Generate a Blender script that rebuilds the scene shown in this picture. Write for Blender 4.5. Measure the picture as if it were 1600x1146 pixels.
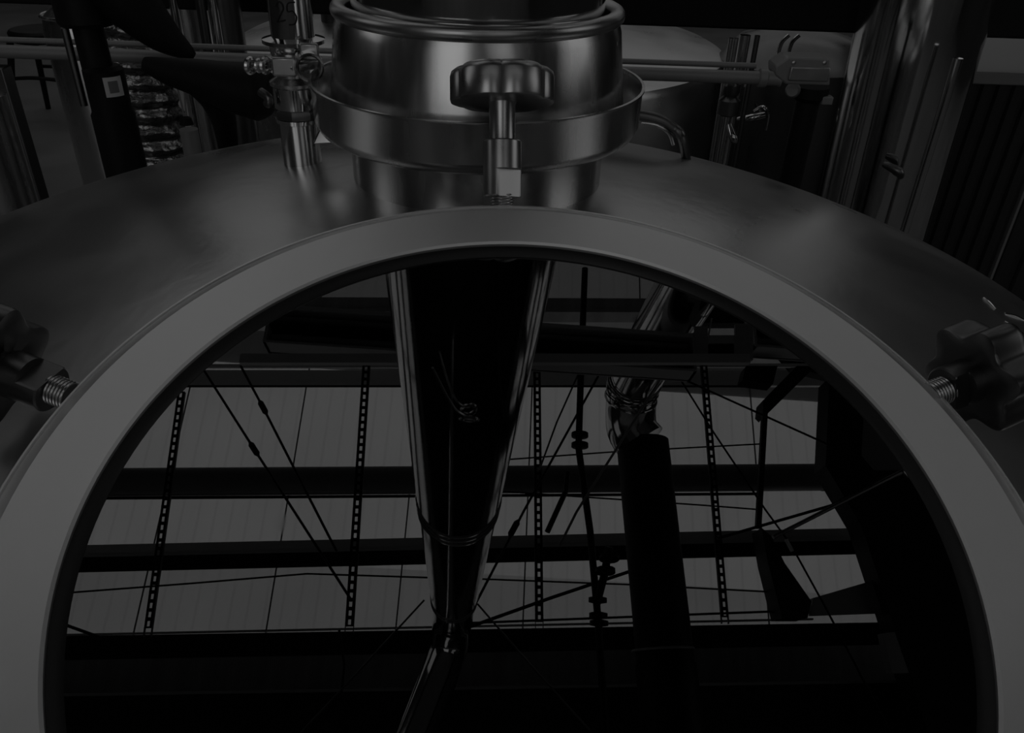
import bpy, bmesh, math, random
from mathutils import Vector, Matrix
random.seed(7)
for o in list(bpy.data.objects): bpy.data.objects.remove(o)
scn = bpy.context.scene
C = scn.collection
V = Vector
# ------------------------------------------------------------------ camera
F_PX = 1250.0
TH, RHO = math.radians(32.3), math.radians(2.0)
CAM = V((0, 0, 1.5))
FW = V((0, math.cos(TH), -math.sin(TH)))
_r0, _u0 = V((1, 0, 0)), V((0, math.sin(TH), math.cos(TH)))
RT = _r0*math.cos(RHO) + _u0*math.sin(RHO)
UP = -_r0*math.sin(RHO) + _u0*math.cos(RHO)
cd = bpy.data.cameras.new('camera'); cam = bpy.data.objects.new('camera', cd); C.objects.link(cam)
cd.sensor_width = 36; cd.lens = F_PX/1600*36; cd.clip_start = .01
cam.matrix_world = Matrix(((RT.x, UP.x, -FW.x, CAM.x), (RT.y, UP.y, -FW.y, CAM.y), (RT.z, UP.z, -FW.z, CAM.z), (0, 0, 0, 1)))
scn.camera = cam
# ------------------------------------------------------------------ view, world, daylight
vs = scn.view_settings
vs.view_transform = 'Standard'; vs.look = 'None'; vs.exposure = 0.22; vs.gamma = 1; vs.use_curve_mapping = False
w = bpy.data.worlds.new('world'); scn.world = w; w.use_nodes = True
w.node_tree.nodes['Background'].inputs[0].default_value = (.9, .9, .9, 1)
w.node_tree.nodes['Background'].inputs[1].default_value = .02

def window_light(name, loc, size, aim, radiance):
    """daylight coming in at a window opening: an area light that fills the opening"""
    l = bpy.data.lights.new(name, 'AREA'); l.shape = 'RECTANGLE'; l.size, l.size_y = size
    l.energy = radiance*math.pi*size[0]*size[1]; l.color = (1, 1, 1)
    o = bpy.data.objects.new(name, l); C.objects.link(o); o.location = loc
    o.rotation_euler = V(aim).to_track_quat('-Z', 'Y').to_euler(); return o
WIN = .35
ROOF = .26          # daylight strength of the rooflight sheets; also scales the added fill panels
window_light('daylight_rear_window', (-2.3, -5.9, 3.2), (3.4, 4.2), (0, 1, 0), WIN*1.15)
window_light('daylight_rear_window', (2.6, -5.9, 3.6), (2.2, 3.6), (0, 1, 0), WIN*.6)
window_light('daylight_right_window', (6.9, 0.2, 3.6), (3.4, 3.6), (-1, 0, 0), WIN*.8)
window_light('daylight_left_window', (-6.9, 0.6, 4.2), (2.6, 3.4), (1, 0, 0), WIN*.8)

# ------------------------------------------------------------------ the manway plane (tilted lid) and measuring helpers
NRM = V((.025, -.288, .957)).normalized()
G = V((.012, .314, 1.194))
E1 = V((0, 1, 0)).cross(NRM).normalized(); E2 = NRM.cross(E1)
GLASS_DROP = .007
def ray(px, py):
    return (RT*((px-800)/F_PX) - UP*((py-573)/F_PX) + FW).normalized()
def at(px, py, Y):                 # the point seen at a pixel, at distance y = Y
    r = ray(px, py); return CAM + r*(Y/r.y)
def refl(px, py):
    r = ray(px, py); g = G - NRM*GLASS_DROP
    o = CAM + r*((g-CAM).dot(NRM)/r.dot(NRM)); return o, r - NRM*(2*r.dot(NRM))
def up(px, py, z):                 # the point seen mirrored in the glass, at height z
    o, r = refl(px, py); return o + r*((z-o.z)/r.z)
def upY(px, py, Y):
    o, r = refl(px, py); return o + r*((Y-o.y)/r.y)
DQ, DR = V((-.062, .748, -.354)), 1.583
def dome_z(x, y):
    d = DR*DR-(x-DQ.x)**2-(y-DQ.y)**2
    return DQ.z + math.sqrt(max(d, 0))

# ------------------------------------------------------------------ materials
def mat(name, base=(.5,)*3, metal=0, rough=.5, spec=.5, noise=None, bump=None, aniso=0, emit=None):
    m = bpy.data.materials.new(name); m.use_nodes = True
    nt = m.node_tree; b = nt.nodes['Principled BSDF']
    b.inputs['Base Color'].default_value = (*base, 1); b.inputs['Metallic'].default_value = metal
    b.inputs['Roughness'].default_value = rough; b.inputs['Specular IOR Level'].default_value = spec
    if aniso: b.inputs['Anisotropic'].default_value = aniso
    if emit: b.inputs['Emission Color'].default_value = (*emit[0], 1); b.inputs['Emission Strength'].default_value = emit[1]
    tc = nt.nodes.new('ShaderNodeTexCoord')
    def tex(scale, vec, detail=4):
        mp = nt.nodes.new('ShaderNodeMapping'); mp.inputs['Scale'].default_value = vec
        nt.links.new(tc.outputs['Object'], mp.inputs[0])
        n = nt.nodes.new('ShaderNodeTexNoise'); n.inputs['Scale'].default_value = scale; n.inputs['Detail'].default_value = detail
        nt.links.new(mp.outputs[0], n.inputs[0]); return n
    if noise:                      # (scale, stretch, rough_lo, rough_hi, colour_lo, colour_hi)
        sc, vec, r0, r1, c0, c1 = noise
        n = tex(sc, vec)
        mr = nt.nodes.new('ShaderNodeMapRange'); mr.inputs[1].default_value = .3; mr.inputs[2].default_value = .7
        mr.inputs[3].default_value = r0; mr.inputs[4].default_value = r1
        nt.links.new(n.outputs[0], mr.inputs[0]); nt.links.new(mr.outputs[0], b.inputs['Roughness'])
        cr = nt.nodes.new('ShaderNodeMapRange'); cr.inputs[1].default_value = .3; cr.inputs[2].default_value = .7
        cr.inputs[3].default_value = c0; cr.inputs[4].default_value = c1
        nt.links.new(n.outputs[0], cr.inputs[0])
        mx = nt.nodes.new('ShaderNodeVectorMath'); mx.operation = 'SCALE'; mx.inputs[0].default_value = base
        nt.links.new(cr.outputs[0], mx.inputs['Scale']); nt.links.new(mx.outputs[0], b.inputs['Base Color'])
    if bump:                       # (scale, stretch, strength)
        n = tex(bump[0], bump[1], 6)
        bp = nt.nodes.new('ShaderNodeBump'); bp.inputs['Strength'].default_value = bump[2]; bp.inputs['Distance'].default_value = .01
        nt.links.new(n.outputs[0], bp.inputs['Height']); nt.links.new(bp.outputs[0], b.inputs['Normal'])
    return m
M = {}
M['flange'] = mat('flange steel', (.9,)*3, 1, .5, noise=(7, (1, 1, 1), .42, .56, .86, 1.0))
M['dome'] = mat('brushed dome steel', (.62,)*3, 1, .3, noise=(6, (1, 1, 1), .26, .36, .88, 1.02), bump=(60, (1, 1, 1), .03))
M['steel'] = mat('satin steel', (.66,)*3, 1, .24, noise=(20, (3, 3, .4), .18, .3, .9, 1.0))
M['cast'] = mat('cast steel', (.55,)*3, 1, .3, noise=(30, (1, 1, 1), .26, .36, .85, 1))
M['shadecast'] = mat('shade-toned cast steel', (.16,)*3, 1, .34, noise=(30, (1, 1, 1), .3, .4, .85, 1))  # cast steel darkened to carry the side knobs' dark reflections
M['polish'] = mat('polished steel', (.7,)*3, 1, .09, noise=(4, (1, 1, .4), .06, .12, .95, 1), bump=(7, (1, 1, .35), .06))
M['darksteel'] = mat('dark worn steel', (.22,)*3, 1, .33, noise=(12, (1, 1, .3), .25, .42, .7, 1))
M['rubber'] = mat('black rubber', (.006,)*3, 0, .6, .2)
M['gasket'] = mat('black gasket', (.012,)*3, 0, .45, .4)
M['blackpaint'] = mat('black painted steel', (.008,)*3, 0, .5, .25, noise=(5, (1, 1, 1), .45, .6, .7, 1.2))
M['beam'] = mat('dark girder paint', (.014,)*3, 0, .6, .2, noise=(3, (1, 1, 1), .5, .7, .7, 1.2))
M['greysteel'] = mat('grey galvanised steel', (.3,)*3, .3, .5)
M['ductgrey'] = mat('dark grey duct paint', (.16,)*3, 0, .5)
M['shadegrey'] = mat('batten and shaded ceiling grey', (.4,)*3, 0, .8, .2, noise=(3, (3, .2, 1), .7, .9, .8, 1.2))  # grey holds the ceiling's shade on the roof sheet; the batten shares it
M['fixture'] = mat('grey enamel fixture', (.6,)*3, 0, .4)
M['fixlight'] = mat('white enamel edge', (.85,)*3, 0, .4)
M['white'] = mat('white wall panel', (.8,)*3, 0, .6)
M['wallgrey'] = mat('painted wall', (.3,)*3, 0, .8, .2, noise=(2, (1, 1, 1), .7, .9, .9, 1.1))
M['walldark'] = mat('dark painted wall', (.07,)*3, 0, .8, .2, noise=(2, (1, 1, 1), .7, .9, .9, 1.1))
M['concrete'] = mat('concrete floor', (.17,)*3, 0, .7, .3, noise=(2.5, (1, 1, 1), .55, .85, .75, 1.15))
M['label'] = mat('paper label', (.6,)*3, 0, .6)
M['ink'] = mat('grey printed block', (.16,)*3, 0, .6)
M['marker'] = mat('black marker ink', (.01,)*3, 0, .7)
M['tube'] = mat('unlit lamp tube', (.3,)*3, 0, .3)
M['vinyl'] = mat('pale plastic', (.8,)*3, 0, .5)
M['clad'] = mat('dark ribbed cladding', (.05,)*3, .4, .4, noise=(5, (1, 1, .2), .35, .5, .8, 1.1))
M['foil'] = mat('crinkled foil', (.3,)*3, 1, .16, bump=(24, (1, 1, 1.6), 1.0))
# ceiling panels: pale metal sheets with fine ribs (grooves in relief) and a seam
def ceiling_mat():
    m = mat('pale ribbed ceiling panel', (.80,)*3, 0, .6)
    nt = m.node_tree; b = nt.nodes['Principled BSDF']
    tc = nt.nodes.new('ShaderNodeTexCoord'); wv = nt.nodes.new('ShaderNodeTexWave'); wv.bands_direction = 'X'
    wv.inputs['Scale'].default_value = 2.1; wv.inputs['Distortion'].default_value = 0
    nt.links.new(tc.outputs['Object'], wv.inputs[0])
    bp = nt.nodes.new('ShaderNodeBump'); bp.inputs['Strength'].default_value = .5; bp.inputs['Distance'].default_value = .01
    nt.links.new(wv.outputs[0], bp.inputs['Height']); nt.links.new(bp.outputs[0], b.inputs['Normal'])
    n = nt.nodes.new('ShaderNodeTexNoise'); n.inputs['Scale'].default_value = 1.2
    nt.links.new(tc.outputs['Object'], n.inputs[0])
    cr = nt.nodes.new('ShaderNodeMapRange'); cr.inputs[3].default_value = .72; cr.inputs[4].default_value = .88
    nt.links.new(n.outputs[0], cr.inputs[0]); nt.links.new(cr.outputs[0], b.inputs['Base Color'])
    return m
M['ceiling'] = ceiling_mat()
def rooflight_mat(ROOF):           # glowing sheets: rooflights with daylight behind, and the added fill panels
    m = bpy.data.materials.new('glowing rooflight and fill sheet'); m.use_nodes = True; nt = m.node_tree; b = nt.nodes['Principled BSDF']
    b.inputs['Base Color'].default_value = (.6, .6, .6, 1); b.inputs['Roughness'].default_value = .6
    tc = nt.nodes.new('ShaderNodeTexCoord'); wv = nt.nodes.new('ShaderNodeTexWave'); wv.bands_direction = 'X'
    wv.inputs['Scale'].default_value = 2.3; nt.links.new(tc.outputs['Object'], wv.inputs[0])
    n = nt.nodes.new('ShaderNodeTexNoise'); n.inputs['Scale'].default_value = 1.1; nt.links.new(tc.outputs['Object'], n.inputs[0])
    rp = nt.nodes.new('ShaderNodeMapRange'); rp.inputs[1].default_value = 0; rp.inputs[2].default_value = .12
    rp.inputs[3].default_value = .90; rp.inputs[4].default_value = 1.0; nt.links.new(wv.outputs['Fac'], rp.inputs[0])
    nr = nt.nodes.new('ShaderNodeMapRange'); nr.inputs[3].default_value = .85*ROOF; nr.inputs[4].default_value = 1.12*ROOF
    nt.links.new(n.outputs[0], nr.inputs[0])
    mu = nt.nodes.new('ShaderNodeMath'); mu.operation = 'MULTIPLY'; nt.links.new(rp.outputs[0], mu.inputs[0]); nt.links.new(nr.outputs[0], mu.inputs[1])
    b.inputs['Emission Color'].default_value = (1, 1, 1, 1); nt.links.new(mu.outputs[0], b.inputs['Emission Strength'])
    return m
M['rooflight'] = rooflight_mat(ROOF); M['fill_dim'] = rooflight_mat(ROOF*.3); M['rooflight_mid'] = rooflight_mat(ROOF*.72)
def glass_mat():
    m = bpy.data.materials.new('dark sight glass'); m.use_nodes = True; nt = m.node_tree; nt.nodes.clear()
    out = nt.nodes.new('ShaderNodeOutputMaterial'); mix = nt.nodes.new('ShaderNodeMixShader')
    tr = nt.nodes.new('ShaderNodeBsdfTransparent'); tr.inputs[0].default_value = (.12, .12, .12, 1)
    gl = nt.nodes.new('ShaderNodeBsdfGlossy'); gl.inputs['Color'].default_value = (.95, .95, .95, 1)
    tc = nt.nodes.new('ShaderNodeTexCoord'); vo = nt.nodes.new('ShaderNodeTexVoronoi'); vo.inputs['Scale'].default_value = 13
    nt.links.new(tc.outputs['Object'], vo.inputs[0])
    mr = nt.nodes.new('ShaderNodeMapRange'); mr.inputs[1].default_value = .02; mr.inputs[2].default_value = .12
    mr.inputs[3].default_value = .05; mr.inputs[4].default_value = .004      # a few dried drops blur the mirror image
    nt.links.new(vo.outputs['Distance'], mr.inputs[0]); nt.links.new(mr.outputs[0], gl.inputs['Roughness'])
    mix.inputs[0].default_value = GLASS_REFL
    nt.links.new(tr.outputs[0], mix.inputs[1]); nt.links.new(gl.outputs[0], mix.inputs[2]); nt.links.new(mix.outputs[0], out.inputs[0])
    return m
GLASS_REFL = .17
M['glass'] = glass_mat()

# ------------------------------------------------------------------ mesh helpers
def basis(ax):
    ax = V(ax).normalized(); t = V((1, 0, 0)) if abs(ax.x) < .8 else V((0, 1, 0))
    a = (t - ax*t.dot(ax)).normalized(); return a, ax.cross(a), ax
class MB:
    def __init__(s): s.v = []; s.f = []
    def grid(s, rings, closed=True, caps=True):
        b = len(s.v); n = len(rings[0])
        for r in rings: s.v += [V(p) for p in r]
        m = n if closed else n-1
        for i in range(len(rings)-1):
            for j in range(m):
                k = (j+1) % n; s.f.append((b+i*n+j, b+i*n+k, b+(i+1)*n+k, b+(i+1)*n+j))
        if caps and closed:
            s.f.append(tuple(b+j for j in reversed(range(n)))); s.f.append(tuple(b+(len(rings)-1)*n+j for j in range(n)))
        return s
    def lathe(s, o, ax, prof, n=48, caps=True):
        a, c, ax = basis(ax); o = V(o)
        return s.grid([[o+ax*h+(a*math.cos(t)+c*math.sin(t))*r for t in [2*math.pi*j/n for j in range(n)]] for r, h in prof], True, caps)
    def ringprof(s, o, ax, prof, n=96):     # closed cross-section swept round an axis
        a, c, ax = basis(ax); o = V(o); b = len(s.v); m = len(prof)
        for j in range(n):
            t = 2*math.pi*j/n; d = a*math.cos(t)+c*math.sin(t)
            s.v += [o+ax*h+d*r for r, h in prof]
        for j in range(n):
            for i in range(m):
                k = (i+1) % m; J = (j+1) % n
                s.f.append((b+j*m+i, b+J*m+i, b+J*m+k, b+j*m+k))
        return s
    def torus(s, o, ax, R, r, n=72, m=10):
        return s.ringprof(o, ax, [(R+r*math.cos(2*math.pi*i/m), r*math.sin(2*math.pi*i/m)) for i in range(m)], n)
    def tube(s, pts, r, n=14, smooth=0):
        pts = [V(p) for p in pts]
        rs = list(r) if isinstance(r, (list, tuple)) else [r]*len(pts)
        if smooth:
            P = []; R = []
            for i in range(len(pts)-1):
                p0, p1, p2, p3 = pts[max(i-1, 0)], pts[i], pts[i+1], pts[min(i+2, len(pts)-1)]
                for k in range(smooth):
                    t = k/smooth
                    P.append(.5*((2*p1)+(p2-p0)*t+(2*p0-5*p1+4*p2-p3)*t*t+(3*p1-p0-3*p2+p3)*t**3)); R.append(rs[i]*(1-t)+rs[i+1]*t)
            P.append(pts[-1]); R.append(rs[-1]); pts, rs = P, R
        a, c, _ = basis(pts[1]-pts[0]); rings = []
        for i, p in enumerate(pts):
            d = (pts[min(i+1, len(pts)-1)]-pts[max(i-1, 0)]).normalized()
            a = (a-d*a.dot(d)).normalized(); c = d.cross(a)
            rings.append([p+(a*math.cos(t)+c*math.sin(t))*rs[i] for t in [2*math.pi*j/n for j in range(n)]])
        return s.grid(rings)
    def prism(s, poly, off):
        b = len(s.v); n = len(poly); off = V(off)
        s.v += [V(p) for p in poly]+[V(p)+off for p in poly]
        s.f.append(tuple(b+i for i in range(n))); s.f.append(tuple(b+n+i for i in reversed(range(n))))
        for i in range(n):
            k = (i+1) % n; s.f.append((b+i, b+n+i, b+n+k, b+k))
        return s
    def box(s, lo, hi):
        x0, y0, z0 = lo; x1, y1, z1 = hi
        return s.prism([(x0, y0, z0), (x1, y0, z0), (x1, y1, z0), (x0, y1, z0)], (0, 0, z1-z0))
    def bar(s, p, q, wd, ht, upv=(0, 0, 1)):
        p, q = V(p), V(q); d = (q-p).normalized(); sd = d.cross(V(upv)).normalized(); u = sd.cross(d)
        a = sd*wd/2; h = u*ht/2
        return s.prism([p-a-h, p+a-h, p+a+h, p-a+h], q-p)
    def build(s, name, m, parent=None, bevel=0, sharp=35):
        me = bpy.data.meshes.new(name)
        if parent is not None:
            L = V(parent['_o']) if '_o' in parent.keys() else V(parent.location)
        else:
            zs = min(p.z for p in s.v); L = V((sum(p.x for p in s.v)/len(s.v), sum(p.y for p in s.v)/len(s.v), zs))
        me.from_pydata([tuple(p-L) for p in s.v], [], s.f)
        bm = bmesh.new(); bm.from_mesh(me); bmesh.ops.recalc_face_normals(bm, faces=bm.faces); bm.to_mesh(me); bm.free()
        me.shade_smooth(); me.set_sharp_from_angle(angle=math.radians(sharp))
        me.materials.append(m)
        o = bpy.data.objects.new(name, me); C.objects.link(o)
        if parent is None: o.location = L
        else:
            o.parent = parent
            if '_o' in parent.keys(): pass
        if bevel:
            md = o.modifiers.new('bevel', 'BEVEL'); md.width = bevel; md.segments = 2; md.limit_method = 'ANGLE'
        return o
def thing(name, label, cat, loc, group=None):
    o = bpy.data.objects.new(name, None); C.objects.link(o); o.location = loc; o.empty_display_size = .05
    o['label'] = label; o['category'] = cat
    if group: o['group'] = group
    return o
def tag(o, label, cat, group=None, kind=None):
    o['label'] = label; o['category'] = cat
    if group: o['group'] = group
    if kind: o['kind'] = kind
    return o
def child_of_mesh(mb, name, m, meshparent, root):
    """a sub-part: its mesh sits in the same frame as its parent part (which sits at its root's origin)"""
    o = mb.build(name, m, root); o.parent = meshparent; return o
def struct(o): o['kind'] = 'structure'; return o

# ------------------------------------------------------------------ room shell
CZ = 7.6
struct(MB().box((-7, -6, -.1), (7, 9.5, 0)).build('floor', M['concrete']))
struct(MB().box((-7, -6, CZ), (7, 9.5, CZ+.15)).build('ceiling', M['ceiling']))
struct(MB().box((-7.15, 9.5, 0), (7.15, 9.65, CZ)).build('wall_back', M['wallgrey']))
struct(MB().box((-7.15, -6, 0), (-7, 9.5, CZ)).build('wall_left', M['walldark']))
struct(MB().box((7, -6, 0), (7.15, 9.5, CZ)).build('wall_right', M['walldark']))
struct(MB().box((-7.15, -6.15, 0), (7.15, -6, CZ)).build('wall_front', M['wallgrey']))
struct(MB().box((-6.2, 1.38, CZ-.01), (6.2, 3.15, CZ)).build('window_1', M['rooflight']))
struct(MB().box((-6.2, .35, CZ-.01), (6.2, 1.38, CZ)).build('window_4', M['rooflight_mid']))
struct(MB().box((-6.2, 3.5, CZ-.01), (6.2, 5.7, CZ)).build('fill_panel_2', M['fill_dim']))  # added glow standing in for bounced light on the forward ceiling
struct(MB().box((-6.2, 5.9, CZ-.01), (6.2, 9.2, CZ)).build('fill_panel_5', M['rooflight_mid']))  # unseen glowing panel added to brighten the kettle dome
struct(MB().box((-6.2, -5.7, CZ-.01), (6.2, -4.2, CZ)).build('fill_panel_3', M['rooflight']))  # unseen glowing panel added behind the camera for fill light
struct(MB().box((-6, 9.46, 2.6), (6, 9.5, 6.6)).build('fill_panel_6', M['fill_dim']))  # unseen glowing band added to lighten the dome's far edge
# standing seams between the ceiling panels
for i, x in enumerate([-1.6+1.03*k for k in range(-3, 5)]):
    struct(MB().box((x-.006, .4, CZ-.018), (x+.006, 7, CZ-.0101)).build('trim_%d' % (i+1), M['greysteel']))

# ------------------------------------------------------------------ kettle
SX, SY = -.043, .812
kettle = thing('brew_kettle', 'large brushed steel kettle whose wide domed top fills the foreground', 'kettle', (DQ.x, DQ.y, 0))
RIM = .66
mb = MB(); NR, NT = 80, 160
mb.v.append(V((DQ.x, DQ.y, dome_z(DQ.x, DQ.y))))
prof = [(RIM*i/NR, None) for i in range(1, NR+1)]
zr = DQ.z+math.sqrt(DR*DR-RIM*RIM)
rows = [(r, DQ.z+math.sqrt(DR*DR-r*r)) for r, _ in prof] + [(RIM+.045, zr-.035), (RIM+.065, zr-.085)]
for r, z in rows:
    for j in range(NT):
        t = 2*math.pi*j/NT; mb.v.append(V((DQ.x+r*math.cos(t), DQ.y+r*math.sin(t), z)))
def in_hole(p):
    d = p-G; return (d-NRM*d.dot(NRM)).length < .245 and abs(d.dot(NRM)) < .2
for j in range(NT): mb.f.append((0, 1+j, 1+(j+1) % NT))
for i in range(len(rows)-1):
    for j in range(NT):
        k = (j+1) % NT; f = (1+i*NT+j, 1+i*NT+k, 1+(i+1)*NT+k, 1+(i+1)*NT+j)
        if not in_hole((mb.v[f[0]]+mb.v[f[2]])/2): mb.f.append(f)
top = mb.build('domed_top', M['dome'], kettle)
zs = zr-.085
MB().lathe((DQ.x, DQ.y, 0), (0, 0, 1), [(RIM+.065, zs), (RIM+.065, .42), (RIM-.05, .3), (.2, .26)], 96, False).build('shell', M['steel'], kettle)
for a in (45, 135, 225, 315):
    x, y = DQ.x+.5*math.cos(math.radians(a)), DQ.y+.5*math.sin(math.radians(a))
    MB().lathe((x, y, 0), (0, 0, 1), [(.06, 0), (.06, .01), (.035, .02), (.035, .33)], 20).build('leg', M['steel'], kettle)
# little weld marks on the dome near the right knob
for p, q in (((1537, 466), (1556, 484)), ((1570, 490), (1600, 500)), ((1570, 503), (1600, 524))):
    def dome_pt(px, py):
        r = ray(px, py); o = CAM-DQ; b = o.dot(r); c = o.dot(o)-DR*DR; return CAM+r*(-b-math.sqrt(max(b*b-c, 0)))
    a, b = dome_pt(*p), dome_pt(*q)
    MB().tube([a, (a+b)/2+V((0, .001, .001)), b], .0011, 8, 3).build('weld_bead', M['polish'], kettle)

# ------------------------------------------------------------------ manway with its sight glass
man = thing('manway_cover', 'round steel manway ring with dark mirror-like sight glass on the kettle top', 'hatch', tuple(G))
MB().ringprof(G, NRM, [(.239, .0), (.2405, .0015), (.2772, .0015), (.2782, .0005), (.2880, -.0052), (.2884, -.0040), (.2898, -.0042), (.2902, -.0062), (.290, -.014), (.239, -.014)], 192).build('flange', M['flange'], man, sharp=25)
MB().ringprof(G, NRM, [(.255, -.014), (.272, -.014), (.272, -.085), (.255, -.085)], 128).build('neck', M['steel'], man)
MB().ringprof(G, NRM, [(.2350, -.0035), (.2388, -.002), (.2388, -.013), (.2325, -.013), (.2325, -.0068)], 160).build('gasket', M['gasket'], man)
MB().lathe(G, NRM, [(.2385, -.0095), (.2385, -GLASS_DROP)], 128).build('sight_glass', M['glass'], man)

def star_head(o, ax, R, H, lobes, phase=0, depth=.13, n=140, narrow=False):
    a, c, ax = basis(ax); mb = MB(); rings = []
    prof = [(.26, -.40), (.34, -.50), (.66, -.50), (.93, -.50), (.985, -.47), (1.0, -.40), (1.0, .25), (.975, .38), (.90, .47), (.6, .53), (.2, .56)]
    for s_, h in prof:
        ring = []
        for j in range(n):
            t = 2*math.pi*j/n; k = max(0, (s_-.30)/.70)
            wv = (1-abs(math.cos(lobes/2*(t+phase))))**1.6 if narrow else .5*(1-math.cos(lobes*(t+phase)))
            rr = R*s_*(1-depth*k*wv)
            ring.append(o+ax*(h*H)+(a*math.cos(t)+c*math.sin(t))*rr)
        rings.append(ring)
    return mb.grid(rings)
def clamp(ang, phi, L, label, R=.04, dz=-.01, rad=.298, phase=0, depth=.13, lobes=7, H=.034, m='cast', narrow=False):
    a = math.radians(ang); er = E1*math.cos(a)+E2*math.sin(a); p = math.radians(phi)
    ax = (NRM*math.cos(p)+er*math.sin(p)).normalized(); b = G+er*rad+NRM*dz; k = b+ax*L
    side = NRM.cross(er).normalized()
    t = thing('clamp_knob', label, 'clamp knob', tuple(b), 'star clamp knobs round the manway')
    MB().tube([b-ax*.006, b+ax*.02], .0085, 16).build('threaded_bolt', M['darksteel'], t)
    mb = MB()
    for i in range(7): mb.torus(b+ax*(-.006+i*.0022), ax, .0085, .0009, 24, 6)
    mb.build('thread', M['steel'], t)
    # sleeve with a flat milled across its foot
    s0, s1 = .006, .006+min(.043, L*.55)
    a1, c1, _ = basis(ax); vd = (CAM-b).normalized(); vd = (vd-ax*vd.dot(ax)).normalized(); fl = (vd*.80+ax.cross(vd)*.60).normalized()
    def sring(r, h, cut):
        pts = []
        for j in range(96):
            q = a1*math.cos(2*math.pi*j/96)+c1*math.sin(2*math.pi*j/96); cs = q.dot(fl)
            pts.append(b+ax*h+q*(min(r, .0088/cs) if cut and cs > .1 else r))
        return pts
    hc = s0+(s1-s0)*.48
    MB().grid([sring(.0140, s0, True), sring(.0150, s0+.001, True), sring(.0150, hc, True), sring(.0150, hc+.0004, False), sring(.0150, s1-.001, False), sring(.0142, s1, False)]).build('sleeve', M[m], t, sharp=25)
    MB().lathe(b, ax, [(.0102, s1-.001), (.0102, L-.014), (.013, L-.008)], 32).build('shank', M['cast'], t)
    star_head(k, ax, R, H, lobes, phase, depth, narrow=narrow).build('star_handle', M[m], t, sharp=42)
    return t
clamp(95, 42, .090, 'steel star clamp knob upright at the far edge of the manway, before the stack', R=.0405, phase=.0, depth=.10, H=.026, narrow=True, lobes=6)
clamp(163, 84, .054, 'shade-toned steel star clamp knob lying outward at the left edge of the manway', R=.040, dz=-.012, rad=.302, phase=.2, depth=.24, lobes=6, m='shadecast', H=.028)
clamp(25.5, 86, .040, 'steel star clamp knob lying outward at the right edge of the manway', R=.038, dz=-.010, rad=.295, phase=.35, depth=.24, lobes=6, m='shadecast', H=.028)

# ------------------------------------------------------------------ vent stack
st = thing('vent_stack', 'wide polished steel vent stack rising from the kettle top', 'vent pipe', (SX, SY, dome_z(SX, SY)))
zb = dome_z(SX, SY)-.01
MB().lathe((SX, SY, 0), (0, 0, 1), [(.127, zb-.01), (.127, 1.29)], 96).build('base_tube', M['steel'], st)
MB().ringprof((SX, SY, 0), (0, 0, 1), [(.120, 1.273), (.150, 1.273), (.156, 1.277), (.1600, 1.285), (.1605, 1.316), (.1622, 1.3185), (.1622, 1.3205), (.1595, 1.3205), (.158, 1.316), (.1575, 1.287), (.152, 1.280), (.120, 1.278)], 128).build('drip_collar', M['steel'], st)
MB().lathe((SX, SY, 0), (0, 0, 1), [(.1445, 1.280), (.144, 1.296), (.135, 1.368), (.132, 1.377)], 128, False).build('cone_reducer', M['steel'], st)
MB().torus((SX, SY, 1.382), (0, 0, 1), .1300, .0070, 128, 14).build('bead_ring', M['cast'], st)
seam1, seam2 = upY(702, 788, .8), upY(700, 935, .8)
TOPZ = 5.5; TX = -.085
path = [V((SX, SY, 1.385)), V((SX, SY, 1.7)), V((TX*.5+SX*.5, SY, 3.4)), V((TX, SY, TOPZ))]
def sx(z): return SX+(TX-SX)*max(0, (z-1.4)/(TOPZ-1.4))
MB().tube([V((sx(z), SY, z)) for z in (1.378, 2, 3, 4, 5, TOPZ)], .118, 72).build('riser', M['polish'], st)
for zc in (seam1.z-.05, seam1.z, seam1.z+.05, seam2.z, seam2.z+.1):
    MB().torus((sx(zc), SY, zc), (0, 0, 1), .1185, .004, 72, 8).build('seam_ring', M['polish'], st)
e0 = V((TX, SY, TOPZ)); far = up(652, 1140, 6.0); far2 = far+(far-V((TX, SY-.15, 6.0)))*3
MB().tube([e0, e0+V((0, 0, .2)), e0+V((-.01, -.05, .36)), e0+V((-.03, -.2, .48)), V((far.x, far.y, 6.02)), V((far2.x, far2.y, 6.05))], .118, 48, 6).build('elbow_run', M['polish'], st)
# small pull ring that dangles on the riser
rp = upY(733, 655, SY-.125)
MB().torus(rp, (0, -1, .2), .014, .0035, 32, 8).build('pull_ring', M['steel'], st)
MB().tube([rp+V((0, 0, -.012)), rp+V((-.025, 0, -.05)), rp+V((-.055, 0, -.20))], .002, 8, 5).build('pull_cord', M['steel'], st)

# ------------------------------------------------------------------ inlet pipe left of the stack
ip = V((-.2345, .850, 0)); iz = dome_z(ip.x, ip.y)
inlet = thing('inlet_pipe', 'slim steel inlet pipe with clamps, handwritten mark, left of the stack', 'pipe', (ip.x, ip.y, iz))
def zat(py): return at(463, py, ip.y).z
def il(prof, name, m, n=48, dx=0): return MB().lathe((ip.x+dx, ip.y, 0), (0, 0, 1), prof, n).build(name, m, inlet)
il([(.0205, iz-.01), (.0205, zat(190)), (.0235, zat(188)), (.0235, zat(182))], 'lower_spool', M['polish'])
il([(.0225, zat(183)), (.0245, zat(181)), (.0245, zat(170)), (.0225, zat(166))], 'union_nut', M['darksteel'], 8)
il([(.0228, zat(166)), (.0228, zat(134)), (.0215, zat(132))], 'sleeve', M['polish'])
il([(.0215, zat(133)), (.025, zat(131)), (.025, zat(126)), (.017, zat(118)), (.017, zat(104))], 'ferrule', M['steel'])
il([(.026, zat(104)), (.030, zat(101)), (.030, zat(92)), (.026, zat(88))], 'clamp_band', M['cast'])
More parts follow.
